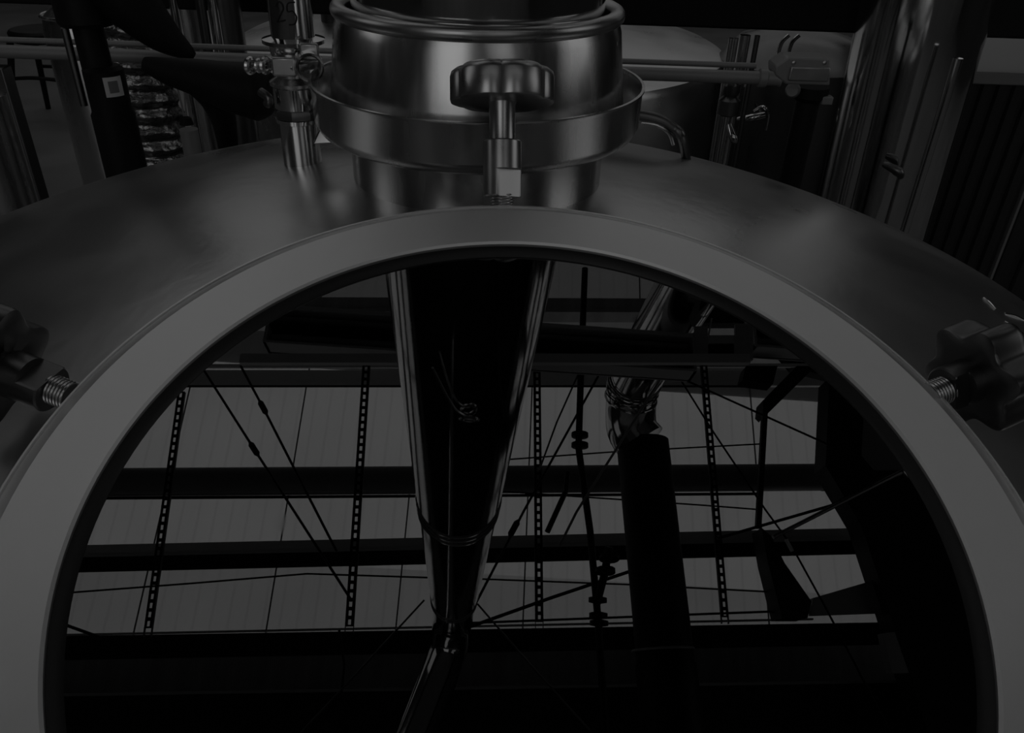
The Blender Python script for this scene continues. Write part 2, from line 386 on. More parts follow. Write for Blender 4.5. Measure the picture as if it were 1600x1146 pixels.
il([(.022, zat(90)), (.024, zat(84)), (.0245, zat(70)), (.031, zat(66)), (.031, zat(60)), (.0215, zat(56)), (.0215, 1.75)], 'upper_pipe', M['polish'], dx=.004)
# clamp ears, screw and wing nut
cz = zat(92); ex = V((ip.x, ip.y-.030, cz))
MB().tube([V((ip.x-.036, ip.y-.012, cz-.003)), V((ip.x+.012, ip.y-.038, cz-.001))], .0035, 12).build('clamp_screw', M['steel'], inlet)
for dx, r in ((-.034, .008), (-.026, .0065), (-.020, .008)):
    MB().torus(V((ip.x+dx, ip.y-.020+dx*.25, cz-.002)), (1, -.45, 0), r*.7, r*.4, 24, 8).build('hex_nut', M['steel'], inlet)
MB().ringprof(V((ip.x+.027, ip.y-.040, cz+.002)), (.35, -1, .0), [(.0105, -.016), (.0135, -.016), (.0135, .008), (.0118, .0095), (.0105, .008)], 40).build('clamp_eye', M['steel'], inlet)
MB().box((ip.x-.010, ip.y-.040, cz-.009), (ip.x+.014, ip.y-.026, cz+.009)).build('clamp_ear', M['cast'], inlet, .002)
MB().box((ip.x+.018, ip.y-.036, cz+.006), (ip.x+.036, ip.y-.030, cz+.022)).build('wing_nut', M['cast'], inlet, .002)
MB().tube([V((ip.x-.032, ip.y-.014, zat(140))), V((ip.x-.022, ip.y-.020, zat(148))), V((ip.x-.026, ip.y-.018, zat(158)))], .0045, 12, 4).build('bleed_screw', M['darksteel'], inlet)
tb = at(512, 208, .80)
MB().prism([tb+V((-.016, 0, -.012)), tb+V((.006, 0, -.010)), tb+V((.016, .0, .006)), tb+V((.012, 0, .014)), tb+V((-.004, 0, .010))], (.0, .005, .002)).build('lever_tab', M['polish'], inlet, .001)
# handwritten digits 2 5
def on_pipe(u, v):      # u across (m), v up (m)
    r = .0222; t = u/r; return V((ip.x+.004+r*math.sin(t), ip.y-r*math.cos(t), zat(16)+v))
two = [(-.009, .006), (-.006, .010), (-.002, .009), (-.001, .004), (-.005, -.002), (-.009, -.008), (-.004, -.007), (.0, -.006)]
five = [(.011, .010), (.004, .009), (.003, .002), (.008, .002), (.011, -.003), (.009, -.009), (.003, -.010)]
dg = MB().tube([on_pipe(*p) for p in two], .0007, 6, 4); dg.tube([on_pipe(*p) for p in five], .0007, 6, 4)
dg.build('handwritten_number', M['marker'], inlet)

# ------------------------------------------------------------------ conduit rail across the back, with its box
cr = thing('conduit_rail', 'long grey metal pipe running level behind the kettle', 'pipe', tuple(at(700, 100, 1.5)))
p0, p1, p2 = at(-60, 89, 1.5), at(640, 102, 1.5), at(1200, 112, 1.5)
p2.z = p1.z = p0.z = (p0.z+p1.z+p2.z)/3
MB().tube([p0+V((-3, 0, 0)), p0, p1, p2], .0115, 20).build('pipe', M['greysteel'], cr)
MB().tube([p0+V((-3, .012, .018)), p2+V((-.02, .012, .018))], .005, 12).build('thin_line', M['greysteel'], cr)
cb = thing('conduit_box', 'grey metal conduit fitting at the right end of the level pipe', 'conduit box', tuple(at(1255, 112, 1.5)))
a = at(1195, 112, 1.5); b = at(1222, 112, 1.5); a.z = b.z = p2.z
MB().lathe(a, (1, 0, 0), [(.013, -.01), (.016, -.008), (.016, .004), (.0125, .006), (.0125, .026), (.015, .030)], 24).build('compression_fitting', M['greysteel'], cb)
c0, c1, c2, c3, c4, c5 = [at(x, y, 1.485) for x, y in ((1212, 104), (1232, 90), (1298, 92), (1297, 134), (1228, 132), (1212, 118))]
MB().prism([c0, c1, c2, c3, c4, c5], (0, .055, 0)).build('body', M['greysteel'], cb, .003)
q0, q1 = at(1236, 104, 1.48), at(1293, 128, 1.48)
MB().box((q0.x, 1.478, q1.z), (q1.x, 1.486, q0.z)).build('cover_plate', M['cast'], cb, .002)
for px, py in ((1240, 98), (1288, 98)):
    MB().lathe(at(px, py, 1.485), (0, -1, 0), [(.0035, 0), (.0035, .003), (.001, .004)], 12).build('screw', M['cast'], cb)

# ------------------------------------------------------------------ black valves and hoses, left
HY = 1.32
hv = at(160, 30, HY)
cyl = thing('black_hose_stem', 'upright black hose assembly with a white paper label, back left', 'hose', (hv.x, HY, .0))
def zq(py, Y=HY): return at(165, py, Y).z
hx = at(168, 140, HY).x
MB().lathe((hx, HY, 0), (0, 0, 1), [(.034, 0), (.034, zq(178)), (.031, zq(172)), (.031, zq(108)), (.025, zq(102))], 32).build('sleeve', M['rubber'], cyl)
MB().lathe((hx-.008, HY, 0), (0, 0, 1), [(.023, zq(110)), (.023, zq(42)), (.028, zq(40)), (.0285, zq(34))], 32).build('neck', M['blackpaint'], cyl)
MB().lathe((hx-.008, HY, 0), (0, 0, 1), [(.038, zq(40)), (.042, zq(34)), (.042, 1.75)], 40).build('valve_body', M['blackpaint'], cyl)
def cyl_patch(cx, cy, r, a0, a1, z0, z1, n=8, th=.0012):
    A = [a0+(a1-a0)*i/n for i in range(n+1)]
    pr = [V((cx+r*math.sin(t), cy-r*math.cos(t), z0)) for t in A]+[V((cx+(r-th)*math.sin(t), cy-(r-th)*math.cos(t), z0)) for t in reversed(A)]
    return MB().prism(pr, (0, 0, z1-z0))
lz0, lz1 = zq(145), zq(115)
lb = cyl_patch(hx, HY, .0322, .35, 1.25, lz0, lz1).build('paper_label', M['label'], cyl)
child_of_mesh(cyl_patch(hx, HY, .0328, .55, 1.0, lz0+.006, lz1-.006), 'printed_block', M['ink'], lb, cyl)
MB().lathe((hx-.042, HY-.005, 0), (0, 0, 1), [(.006, zq(165)), (.006, zq(45))], 12).build('side_tube', M['darksteel'], cyl)
# foil wrapped duct behind it
fp = at(190, 60, 1.9); 
mb = MB(); rings = []
nz, na = 220, 36
for i in range(nz+1):
    z = 0+1.35*i/nz; ring = []
    for j in range(na):
        t = 2*math.pi*j/na; r = .072+.006*math.sin(z*170+t*1.0)+.003*math.sin(z*71+t*5)+random.uniform(-.002, .002)
        ring.append(V((fp.x+.025+r*math.cos(t), 1.9+r*math.sin(t), z)))
    rings.append(ring)
tag(mb.grid(rings).build('foil_duct', M['foil'], sharp=80), 'crinkled shiny foil-wrapped upright duct behind the black hose', 'duct')
# black grip ends and hoses
h1 = MB().tube([at(150, -60, 1.32), at(205, 5, 1.32), at(255, 55, 1.32), at(303, 88, 1.32)], [.050, .043, .028, .006], 24, 5)
tag(h1.build('hose_end', M['rubber'], sharp=60), 'black tapered rubber hose slanting down from the top left corner', 'hose')
h2 = MB().tube([at(225, 100, 1.22), at(265, 112, 1.22), at(310, 122, 1.22), at(360, 136, 1.22), at(405, 144, 1.22), at(426, 146, 1.22)], [.010, .020, .027, .036, .042, .026], 28, 6)
h2.tube([at(315, 130, 1.24), at(340, 160, 1.30), at(352, 200, 1.42), at(360, 260, 1.55), at(365, 330, 1.58)], [.024, .024, .020, .018, .018], 20, 6)
tag(h2.build('rubber_elbow', M['rubber'], sharp=60), 'thick black rubber elbow hose left of the slim inlet pipe', 'hose')

# ------------------------------------------------------------------ things standing behind, left
# stool
sc = at(64, 48, 5.2); sc.z = 0; sh = at(64, 44, 5.2).z
stool = thing('bar_stool', 'dark metal backless stool on the floor at the far left', 'stool', (sc.x, sc.y, 0))
MB().lathe((sc.x, sc.y, 0), (0, 0, 1), [(.165, sh-.07), (.18, sh-.06), (.185, sh-.015), (.17, sh), (.05, sh-.005)], 32).build('seat', M['blackpaint'], stool, .004)
for sxx in (-1, 1):
    for sy in (-1, 1):
        MB().tube([V((sc.x+sxx*.13, sc.y+sy*.13, sh-.05)), V((sc.x+sxx*.21, sc.y+sy*.21, 0))], [.020, .016], 10).build('leg', M['blackpaint'], stool)
zz = .28; q = .185
MB().tube([V((sc.x-q, sc.y-q, zz)), V((sc.x, sc.y-q-.03, zz+.02)), V((sc.x+q, sc.y-q, zz))], .011, 10, 5).build('footrest', M['blackpaint'], stool)
MB().tube([V((sc.x-q, sc.y+q, zz)), V((sc.x+q, sc.y+q, zz))], .011, 10).build('footrest', M['blackpaint'], stool)
# leftmost polished pipes
def vpipe(name, px, py, Y, r, m, z0, z1, label, cat='pipe', group=None, n=24, prof=None):
    p = at(px, py, Y)
    mb = MB().lathe((p.x, Y, 0), (0, 0, 1), prof or [(r, z0), (r, z1)], n)
    return tag(mb.build(name, m), label, cat, group)
t1 = at(12, 105, 1.7).z
tag(MB().lathe((at(14, 240, 1.7).x-.03, 1.7, 0), (0, 0, 1), [(.055, 0), (.055, at(0, 150, 1.7).z), (.03, at(0, 140, 1.7).z)], 32).build('steel_post', M['steel']), 'bright steel post cut by the left edge of the picture', 'post')
lp = at(26, 200, 1.95)
tag(MB().box((lp.x-.02, 1.93, 0), (lp.x+.02, 1.97, at(20, 104, 1.95).z)).build('table_leg', M['darksteel'], bevel=.003), 'narrow dark steel leg standing beside the bright left post', 'post')
# tall steel drum
dr = at(134, 60, 2.9); dz = at(100, 17, 2.9).z
drum = thing('steel_drum', 'tall narrow steel tank with an open rolled rim, left of the black hose', 'tank', (dr.x, 2.9, 0))
MB().lathe((dr.x, 2.9, 0), (0, 0, 1), [(.10, .02), (.125, .05), (.125, dz-.06), (.115, dz-.01)], 48, True).build('body', M['steel'], drum)
MB().torus((dr.x, 2.9, dz-.01), (0, 0, 1), .120, .006, 48, 8).build('rim', M['steel'], drum)
lid_m = MB().lathe((dr.x, 2.9, dz-.01), (0, 0, 1), [(.115, 0), (.09, .02), (.04, .05), (.035, .10)], 40).build('lid', M['steel'], drum)
# pale bright tank seen in the gap, with pipes before it
pt = thing('pale_tank', 'pale bright cylindrical tank glimpsed between the black hoses', 'tank', (at(262, 60, 4.2).x, 4.2, 0))
MB().lathe((at(262, 60, 4.2).x, 4.2, 0), (0, 0, 1), [(.2, .02), (.2, 1.15), (.12, 1.25)], 48).build('body', M['vinyl'], pt)
for k, (px, Y, r, m, lab) in enumerate((
    (281, 2.2, .011, 'polish', 'thin bright pipe nearest the foil duct, in the gap between black hoses'),
    (303, 2.6, .055, 'steel', 'wide satin steel pipe between the black hoses'),
    (322, 2.1, .012, 'darksteel', 'thin dark pipe right of the wide satin pipe'),
    (341, 2.0, .010, 'polish', 'thin bright pipe crossing above the thick rubber elbow'),
    (358, 2.15, .040, 'darksteel', 'dark upright pipe left of the slim inlet pipe'))):
    vpipe('upright_pipe', px, 60, Y, r, M[m], 0, 1.35, lab, 'pipe', 'upright pipes behind the black hoses')
cc = at(291, 190, 1.75)
cord = thing('hanging_plug', 'small black plug on a pair of thin cords behind the rubber elbow', 'plug', tuple(cc))
MB().lathe((cc.x, cc.y, cc.z-.006), (0, 0, 1), [(.015, 0), (.011, .014), (.004, .018)], 16).build('plug', M['rubber'], cord)
MB().tube([cc+V((-.002, 0, .01)), cc+V((-.006, 0, .08)), cc+V((-.012, 0, .16))], .0022, 8, 4).build('cord', M['greysteel'], cord)
MB().tube([cc+V((.002, 0, .01)), cc+V((.010, 0, .08)), cc+V((.020, 0, .16))], .0022, 8, 4).build('cord', M['greysteel'], cord)
vpipe('grip_tube', 298, 220, 1.78, .020, M['greysteel'], 0, at(298, 202, 1.78).z, 'short grey tube standing under the small black plug')

# ------------------------------------------------------------------ black girder across the top
gy = 2.3; gz = at(900, 37, gy).z
tag(MB().box((-4.6, gy, gz), (6.9, gy+.18, gz+.50)).build('black_girder', M['beam'], bevel=.006), 'long black horizontal girder across the top of the picture', 'beam')

# ------------------------------------------------------------------ tank behind the stack
tx, ty = -.17+.02, 3.1
tzr = at(1120, 72, ty).z
t2 = thing('rear_tank', 'broad steel tank with shallow dished top directly behind the stack', 'tank', (tx, ty, 0))
TRr = at(1130, 66, ty).x-tx
MB().lathe((tx, ty, 0), (0, 0, 1), [(TRr, .3), (TRr, tzr-.03), (TRr-.01, tzr-.008), (TRr-.04, tzr+.006), (TRr*.6, tzr+.05), (.15, tzr+.08), (.02, tzr+.085)], 96).build('body', M['dome'], t2)
MB().lathe((tx-.45, ty, tzr), (0, 0, 1), [(.13, .0), (.13, .12), (.15, .13), (.05, .14)], 40).build('port', M['darksteel'], t2)
for a in (30, 150, 270):
    x, y = tx+.7*math.cos(math.radians(a)), ty+.7*math.sin(math.radians(a))
    MB().lathe((x, y, 0), (0, 0, 1), [(.04, 0), (.04, .35)], 16).build('leg', M['darksteel'], t2)
# curved spout right of the collar
sp = thing('spout_hose', 'grey curved hose end drooping right of the drip collar', 'hose', tuple(at(1003, 190, 1.0)))
MB().tube([at(960, 176, 1.0), at(1003, 181, 1.0), at(1032, 188, 1.0), at(1052, 200, 1.0), at(1066, 216, 1.0), at(1074, 260, 1.05)], [.007, .007, .007, .0065, .006, .006], 20, 6).build('hose', M['darksteel'], sp)
MB().tube([at(1002, 192, .995), at(1026, 196, .995), at(1045, 208, .995), at(1052, 226, 1.0)], .0022, 8, 5).build('cord', M['steel'], sp)
# upright pipes with valve, right
for k, (px, Y, r, m, lab) in enumerate((
    (1141, 2.15, .006, 'steel', 'thinnest upright pipe right of the rear tank'),
    (1149, 2.15, .006, 'steel', 'second thin upright pipe right of the rear tank'),
    (1162, 2.2, .014, 'steel', 'thicker upright pipe with a bright streak right of the rear tank'),
    (1181, 2.2, .007, 'darksteel', 'thin dark upright pipe left of the sample valve'))):
    vpipe('riser_pipe', px, 70, Y, r, M[m], 0, 1.14, lab, 'pipe', 'thin risers behind the kettle on the right')
vp = at(1141, 150, 2.13)
vb = thing('diaphragm_valve', 'small dark valve with bolts on the thin upright pipes', 'valve', tuple(vp))
MB().lathe(vp, (0, 0, 1), [(.018, -.05), (.028, -.045), (.028, -.01), (.016, 0), (.022, .01), (.022, .03), (.008, .035)], 24).build('body', M['darksteel'], vb)
for dx in (-.022, .0, .024):
    MB().lathe(vp+V((dx, -.025, .03)), (0, 0, 1), [(.005, 0), (.005, .05)], 10).build('bolt', M['polish'], vb)
MB().tube([at(1140, 195, 2.1), at(1146, 215, 2.08), at(1152, 222, 2.08)], [.008, .012, .006], 12, 4).build('spigot', M['polish'], vb)
# dark tank with sample valve
d4 = at(1232, 150, 2.9)
t4 = thing('dark_tank', 'dark steel tank right of the thin upright pipes', 'tank', (d4.x, 2.9, 0))
MB().lathe((d4.x, 2.9, 0), (0, 0, 1), [(.26, .2), (.26, .95), (.2, 1.02), (.05, 1.06)], 64).build('body', M['darksteel'], t4)
for px in (1225, 1241):
    MB().tube([at(px-10, 100, 2.55), at(px-9, 84, 2.55), at(px-3, 66, 2.55), at(px+8, 55, 2.55)], .006, 10, 6).build('handle', M['steel'], t4)
for a in (60, 180, 300):
    MB().lathe((d4.x+.2*math.cos(math.radians(a)), 2.9+.2*math.sin(math.radians(a)), 0), (0, 0, 1), [(.03, 0), (.03, .25)], 14).build('leg', M['darksteel'], t4)
sv = at(1176, 182, 2.5)
sm = thing('sample_valve', 'small shiny sample valve on the dark tank', 'valve', tuple(sv))
MB().tube([sv+V((-.045, 0, -.01)), sv+V((-.01, -.02, 0)), sv+V((.03, -.02, .01))], [.006, .012, .010], 14, 4).build('barrel', M['polish'], sm)
MB().tube([sv+V((-.005, -.02, .02)), sv+V((.02, -.02, .035)), sv+V((.04, -.02, .015)), sv+V((.043, -.02, -.035))], [.004, .005, .005, .003], 10, 5).build('lever', M['polish'], sm)
MB().tube([sv+V((-.03, -.02, -.01)), sv+V((-.035, -.02, -.05))], .005, 10).build('outlet', M['polish'], sm)
MB().tube([sv+V((0.03, 0, 0.0)), sv+V((.05, .16, 0))], .006, 10).build('stub', M['darksteel'], sm)
# post under the conduit box
pq = at(1262, 160, 1.56)
post = thing('black_post', 'black upright post with clamp lugs under the grey conduit fitting', 'post', (pq.x, 1.56, 0))
MB().lathe((pq.x, 1.56, 0), (0, 0, 1), [(.022, 0), (.022, at(1262, 158, 1.56).z), (.034, at(1262, 150, 1.56).z), (.034, at(1262, 134, 1.56).z)], 20).build('post', M['blackpaint'], post)
MB().lathe(at(1239, 141, 1.54), (-.4, -.9, .1), [(.012, -.01), (.014, .0), (.010, .012)], 16).build('lug', M['greysteel'], post)
MB().box(tuple(at(1283, 164, 1.53)), tuple(at(1298, 148, 1.55))).build('bracket', M['greysteel'], post, .002)

# ------------------------------------------------------------------ tall flue on the right
FX, FY, FR = .925, 2.02, .142
FTZ = 4.75
fl = thing('flue_pipe', 'tall wide polished steel flue rising at the right of the kettle', 'vent pipe', (FX, FY, 0))
def fx(z): return FX-.025*(z-1.2)
MB().tube([V((fx(z), FY, z)) for z in (0, 1, 2, 3, 4, FTZ)], FR, 72).build('riser', M['polish'], fl)
dA, dB = up(1000, 655, 5.0), up(1041, 1045, 5.0)
dd = (dB-dA).normalized()
MB().tube([V((fx(FTZ), FY, FTZ-.02)), V((fx(FTZ), FY, FTZ+.1)), V((fx(FTZ)+.01, FY-.07, FTZ+.21)), V((fx(FTZ)+.02, FY-.22, 5.0)), dA+dd*.15], FR+.002, 40, 6).build('elbow', M['polish'], fl)
MB().tube([dA+dd*.14, dB], FR+.004, 40).build('black_run', M['blackpaint'], fl)
MB().tube([dB-dd*.02, dB+dd*2.2], FR+.012, 40).build('black_run', M['blackpaint'], fl)
rj = up(1036, 1016, 5.0); MB().torus(rj, dd, FR+.012, .006, 48, 8).build('seam_ring', M['greysteel'], fl)
for k in range(4):
    zc = FTZ+.02+.05*k
    MB().torus((fx(FTZ), FY-.014*k*k/2, zc), (0, -.22*k, 1), FR+.003, .006, 48, 8).build('seam_ring', M['polish'], fl)
mc = at(1396, 270, 1.86)
MB().tube([mc+V((-.03, 0, .02)), mc+V((.0, -.02, .01)), mc+V((.012, -.02, -.005))], [.006, .012, .006], 12, 4).build('lug', M['darksteel'], fl)
vpipe('slim_riser', 1432, 300, 1.80, .010, M['polish'], 0, at(1470, 90, 1.8).z, 'slim polished pipe standing close in front of the tall flue')
vpipe('slim_riser', 1446, 300, 1.95, .012, M['darksteel'], 0, at(1470, 130, 1.95).z, 'slim dark pipe beside the polished one at the foot of the tall flue')

# ------------------------------------------------------------------ ribbed cabinet, far right
KY = 2.45
a0 = at(1520, 120, KY); kz = at(1560, 112, KY).z
kx = at(1434, 371, KY).x
cab = thing('ribbed_cabinet', 'dark ribbed metal cabinet with a pale flat top, far right', 'cabinet', (kx+.6, KY+.3, 0))
def rib_face(x0, x1, z0, z1, n):
    mb = MB(); w_ = (x1-x0)/n
    for i in range(n):
        x = x0+i*w_
        mb.prism([(x, KY+.02, z0), (x, KY+.012, z0), (x+w_*.10, KY, z0), (x+w_*.62, KY, z0), (x+w_*.72, KY+.012, z0), (x+w_, KY+.012, z0), (x+w_, KY+.02, z0)], (0, 0, z1-z0))
    return mb
px_ = at(1600, 300, KY).x
rib_face(kx, px_-.006, .05, kz-.03, 6).build('side_panel', M['clad'], cab)
rib_face(px_+.006, px_+.45, .05, kz-.03, 6).build('side_panel', M['clad'], cab)
MB().box((kx+.002, KY+.02, .0), (px_+.45, KY+.9, kz-.03)).build('carcass', M['clad'], cab)
MB().box((kx-.012, KY-.012, kz-.035), (px_+.47, KY+.93, kz)).build('top', M['greysteel'], cab, .004)
MB().box((kx-.004, KY-.004, .0), (kx+.012, KY+.02, kz-.036)).build('corner_strip', M['steel'], cab)
MB().box((px_-.004, KY-.004, .0), (px_+.004, KY+.02, kz-.036)).build('corner_strip', M['greysteel'], cab)

# ================================================================== OVERHEAD, seen mirrored in the sight glass
def slab(name, pix, z, th, m, **k):
    return MB().prism([up(x, y, z) for x, y in pix], (0, 0, th)).build(name, m, **k)
def strip_pts(p, q, z, wpx):           # a level band between two pixels, width in px on the first end
    A, B = up(*p, z), up(*q, z); W = (up(p[0]+wpx, p[1], z)-A).length; return A, B, W
# round duct (first dark band)
A, B = up(188, 754, 6.9), up(1292, 746, 6.9)
rr = (up(800, 726, 6.9)-up(800, 768, 6.9)).length/2*1.0
A.z = B.z = 6.9; ym = (A.y+B.y)/2
A.y += 0; ext = (A-B)*.4
du = thing('round_duct', 'dark round duct overhead, upper of the level bands mirrored in the glass', 'duct', tuple((A+B)/2))
MB().tube([A+ext, B], rr, 32).build('duct', M['ductgrey'], du)
MB().lathe(B, (B-A), [(rr*1.03, -.05), (rr*1.03, 0), (rr*.5, .03)], 32).build('end_cap', M['beam'], du)
A2, B2 = up(150, 779, 6.9), up(1190, 772, 6.9)
tag(MB().tube([A2+(A2-B2)*.5, B2], .012, 10).build('conduit', M['blackpaint']), 'thin dark conduit overhead running close along the round duct', 'conduit')
# roof purlins
def purlin(name, p, q, z, wpx, th, m, lab, ext=.6):
    A, B = up(*p, z), up(*q, z); y2 = up(p[0], p[1]-wpx, z); W = abs(y2.y-A.y)
    d = (B-A); A = A-d*ext; B = B+d*.25
    mb = MB().prism([A, B, B+V((0, W, 0)), A+V((0, W, 0))], (0, 0, th))
    # lower flange lip
    mb.prism([A+V((0, -.01, -.012)), B+V((0, -.01, -.012)), B+V((0, .02, -.012)), A+V((0, .02, -.012))], (0, 0, .012))
    return tag(mb.build(name, m), lab, 'beam')
purlin('roof_beam', (118, 893), (1150, 869), 6.6, 22, .04, M['beam'], 'narrow black beam overhead, middle level band mirrored in the glass')
purlin('roof_flange', (118, 874), (1150, 850), 6.8, 22, .02, M['fixture'], 'grey flat strip overhead beside the middle black beam')
purlin('roof_beam', (92, 1030), (1270, 1008), 6.5, 36, .12, M['beam'], 'deep black beam overhead, third level band mirrored in the glass')
A, B = up(90, 1090, 7.3), up(1270, 1062, 7.3); A = A-(B-A)*.6; B = B+(B-A)*.2
tag(MB().prism([A+V((0, .36, 0)), B+V((0, .36, 0)), B+V((0, -.1, 0)), A+V((0, -.1, 0))], (0, 0, .06)).build('shaded_ceiling_sheet', M['shadegrey']), 'ribbed ceiling sheet toned dark for shade, overhead beyond the deep black beam', 'roof sheet')  # sheet put where the ceiling lies in shade; its grey is that shade
A, B = up(90, 1089, 6.4), up(1600, 1064, 6.4); A = A-(B-A)*.6; B = B+(B-A)*.2
sd = thing('black_overhead_duct', 'broad black duct directly overhead, at the bottom of the mirrored view', 'duct', tuple((A+B)/2))
MB().prism([A, B, B+V((0, -4.0, 0)), A+V((0, -4.0, 0))], (0, 0, .6)).build('casing', M['beam'], sd)  # rear part is unseen, lengthened to darken the stack riser's reflections
MB().prism([A+V((0, -.0, -.01)), B+V((0, 0, -.01)), B+V((0, .018, -.01)), A+V((0, .018, -.01))], (0, 0, .03)).build('edge_trim', M['greysteel'], sd)
# light strip beyond the deep beam's edge (bright edge at y 985)
A, B = up(92, 993, 6.7), up(1270, 968, 6.7)
tag(MB().bar(A-(B-A)*.4, B, .014, .02).build('edge_strip', M['white']), 'thin pale metal strip overhead along the deep black beam', 'trim')
# far beam group beyond the lamps
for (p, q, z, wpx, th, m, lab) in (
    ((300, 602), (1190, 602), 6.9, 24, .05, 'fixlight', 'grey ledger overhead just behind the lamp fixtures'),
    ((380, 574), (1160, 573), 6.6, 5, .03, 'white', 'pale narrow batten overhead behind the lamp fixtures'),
    ((420, 486), (1200, 488), 6.8, 22, .2, 'shadegrey', 'dark roof batten overhead beyond the lamp fixtures')):
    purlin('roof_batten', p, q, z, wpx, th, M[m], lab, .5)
A, B = up(300, 604, 6.85), up(1200, 604, 6.85)
tag(MB().tube([A-(B-A)*.4, B], .010, 8).build('conduit', M['blackpaint']), 'thin dark conduit overhead below the grey ledger', 'conduit')

# perforated struts
def strut(p, q, z, wpx, lab):
    A, B, W = strip_pts(p, q, z, wpx); d = (B-A).normalized(); L = (B-A).length; s_ = d.cross(V((0, 0, 1))).normalized()
    W = max(W, .03); pitch = .056; n = int(L/pitch); mb = MB(); th = .003
    hw, sw, sl = W/2, W*.17, pitch*.29
    for i in range(n):
        c = A+d*(pitch*(i+.5))
        for sg in (-1, 1):
            mb.prism([c-d*pitch/2+s_*sg*sw, c+d*pitch/2+s_*sg*sw, c+d*pitch/2+s_*sg*hw, c-d*pitch/2+s_*sg*hw], (0, 0, th))
            mb.prism([c+d*sg*sl-s_*sw, c+d*sg*sl+s_*sw, c+d*sg*pitch/2+s_*sw, c+d*sg*pitch/2-s_*sw], (0, 0, th))
    for sg in (-1, 1):
        mb.prism([A+s_*sg*hw, A+s_*sg*(hw-.003), B+s_*sg*(hw-.003), B+s_*sg*hw], (0, 0, .03))
    return tag(mb.build('perforated_strut', M['blackpaint']), lab, 'strut', 'slotted struts under the ceiling')
strut((283, 612), (229, 996), 6.2, 11, 'leftmost black slotted strut overhead, mirrored in the glass')
strut((573, 560), (545, 990), 6.2, 12, 'black slotted strut overhead just left of the mirrored stack')
strut((839, 560), (843, 985), 6.2, 11, 'black slotted strut overhead just right of the mirrored stack')
strut((1100, 570), (1134, 975), 6.2, 10, 'rightmost black slotted strut overhead, mirrored in the glass')
# rods and wires
def rod(pts, z, r, m, lab, cat='rod', knob=None, name='tie_rod'):
    P = [up(x, y, z) for x, y in pts]
    mb = MB().tube(P, r, 8)
    if knob:
        k = up(*knob, z); d = (P[1]-P[0]).normalized(); mb.lathe(k-d*.06, d, [(.008, 0), (.02, .02), (.02, .10), (.008, .12)], 10)
    return tag(mb.build(name, M[m]), lab, cat)
g = 'blackpaint'
rod([(318, 578), (397, 702), (550, 940)], 6.0, .0085, g, 'outer of two slanting tie rods with turnbuckles, left in the mirrored ceiling', knob=(397, 702))
rod([(376, 572), (411, 637), (526, 862)], 6.0, .0085, g, 'inner of two slanting tie rods with turnbuckles, left in the mirrored ceiling', knob=(411, 637))
rod([(94, 974), (166, 1000)], 5.9, .009, g, 'short black rod at the lower left edge of the sight glass')
rod([(90, 928), (300, 912), (480, 897), (668, 903)], 6.1, .006, g, 'sagging thin cable overhead between middle and deep beams', 'cable', name='cable')
rod([(1050, 585), (1292, 694)], 6.0, .008, g, 'slanting rod overhead crossing the pale gap at the right')
rod([(1060, 588), (1113, 673), (1196, 797), (1236, 852), (1290, 950), (1392, 1146)], 5.9, .007, g, 'long slanting rod overhead running down to the lower right of the glass')
rod([(1228, 843), (1238, 862)], 5.86, .013, 'white', 'short white highlight piece on the long slanting rod overhead', 'sleeve', name='sleeve')  # glint on the rod, put in as a white piece
rod([(1208, 840), (1408, 738)], 5.8, .014, 'darksteel', 'thick slanting strut overhead at the right edge of the glass')
rod([(1120, 842), (1300, 790), (1385, 745)], 5.9, .010, g, 'thin slanting rod overhead just above the thick right strut')
rod([(734, 980), (860, 935), (988, 892)], 6.0, .011, g, 'black rod overhead slanting up to the right from the mirrored stack')
rod([(746, 944), (815, 1024), (925, 1146)], 5.9, .006, 'darksteel', 'faint thin wire overhead going down right from the mirrored stack', 'wire', name='wire')
rod([(663, 938), (560, 1050), (470, 1146)], 5.9, .006, 'darksteel', 'faint thin wire overhead going down left from the mirrored stack', 'wire', name='wire')
rod([(909, 573), (870, 660), (843, 734)], 5.6, .006, 'darksteel', 'thin rod overhead right of the mirrored stack, left of the sprinkler pipe')
rod([(943, 573), (819, 798), (742, 946)], 5.7, .008, g, 'long slanting rod overhead from the lamp fixture down to the stack', knob=(803, 826))
rod([(1044, 574), (901, 800), (875, 852)], 4.4, .006, 'greysteel', 'thin grey conduit overhead crossing the sprinkler pipe', 'conduit', name='conduit')
rod([(887, 738), (884, 768), (855, 832)], 5.9, .018, g, 'short bent black bracket overhead left of the sprinkler pipe', 'bracket', name='bracket')
rod([(785, 719), (965, 706), (1190, 694)], 6.3, .006, g, 'level wire overhead above the round duct', 'wire', name='wire')
rod([(781, 768), (1100, 790), (1190, 797)], 6.3, .006, g, 'drooping wire overhead below the round duct', 'wire', name='wire')
rod([(745, 905), (985, 914), (1215, 926)], 6.3, .006, g, 'level wire overhead below the middle black beam', 'wire', name='wire')
rod([(735, 974), (1100, 960), (1372, 950)], 6.3, .008, g, 'level wire overhead just above the deep black beam', 'wire', name='wire')
rod([(530, 985), (538, 1040), (527, 1146)], 6.2, .008, g, 'thin rod hanging on below the slotted strut left of the stack')
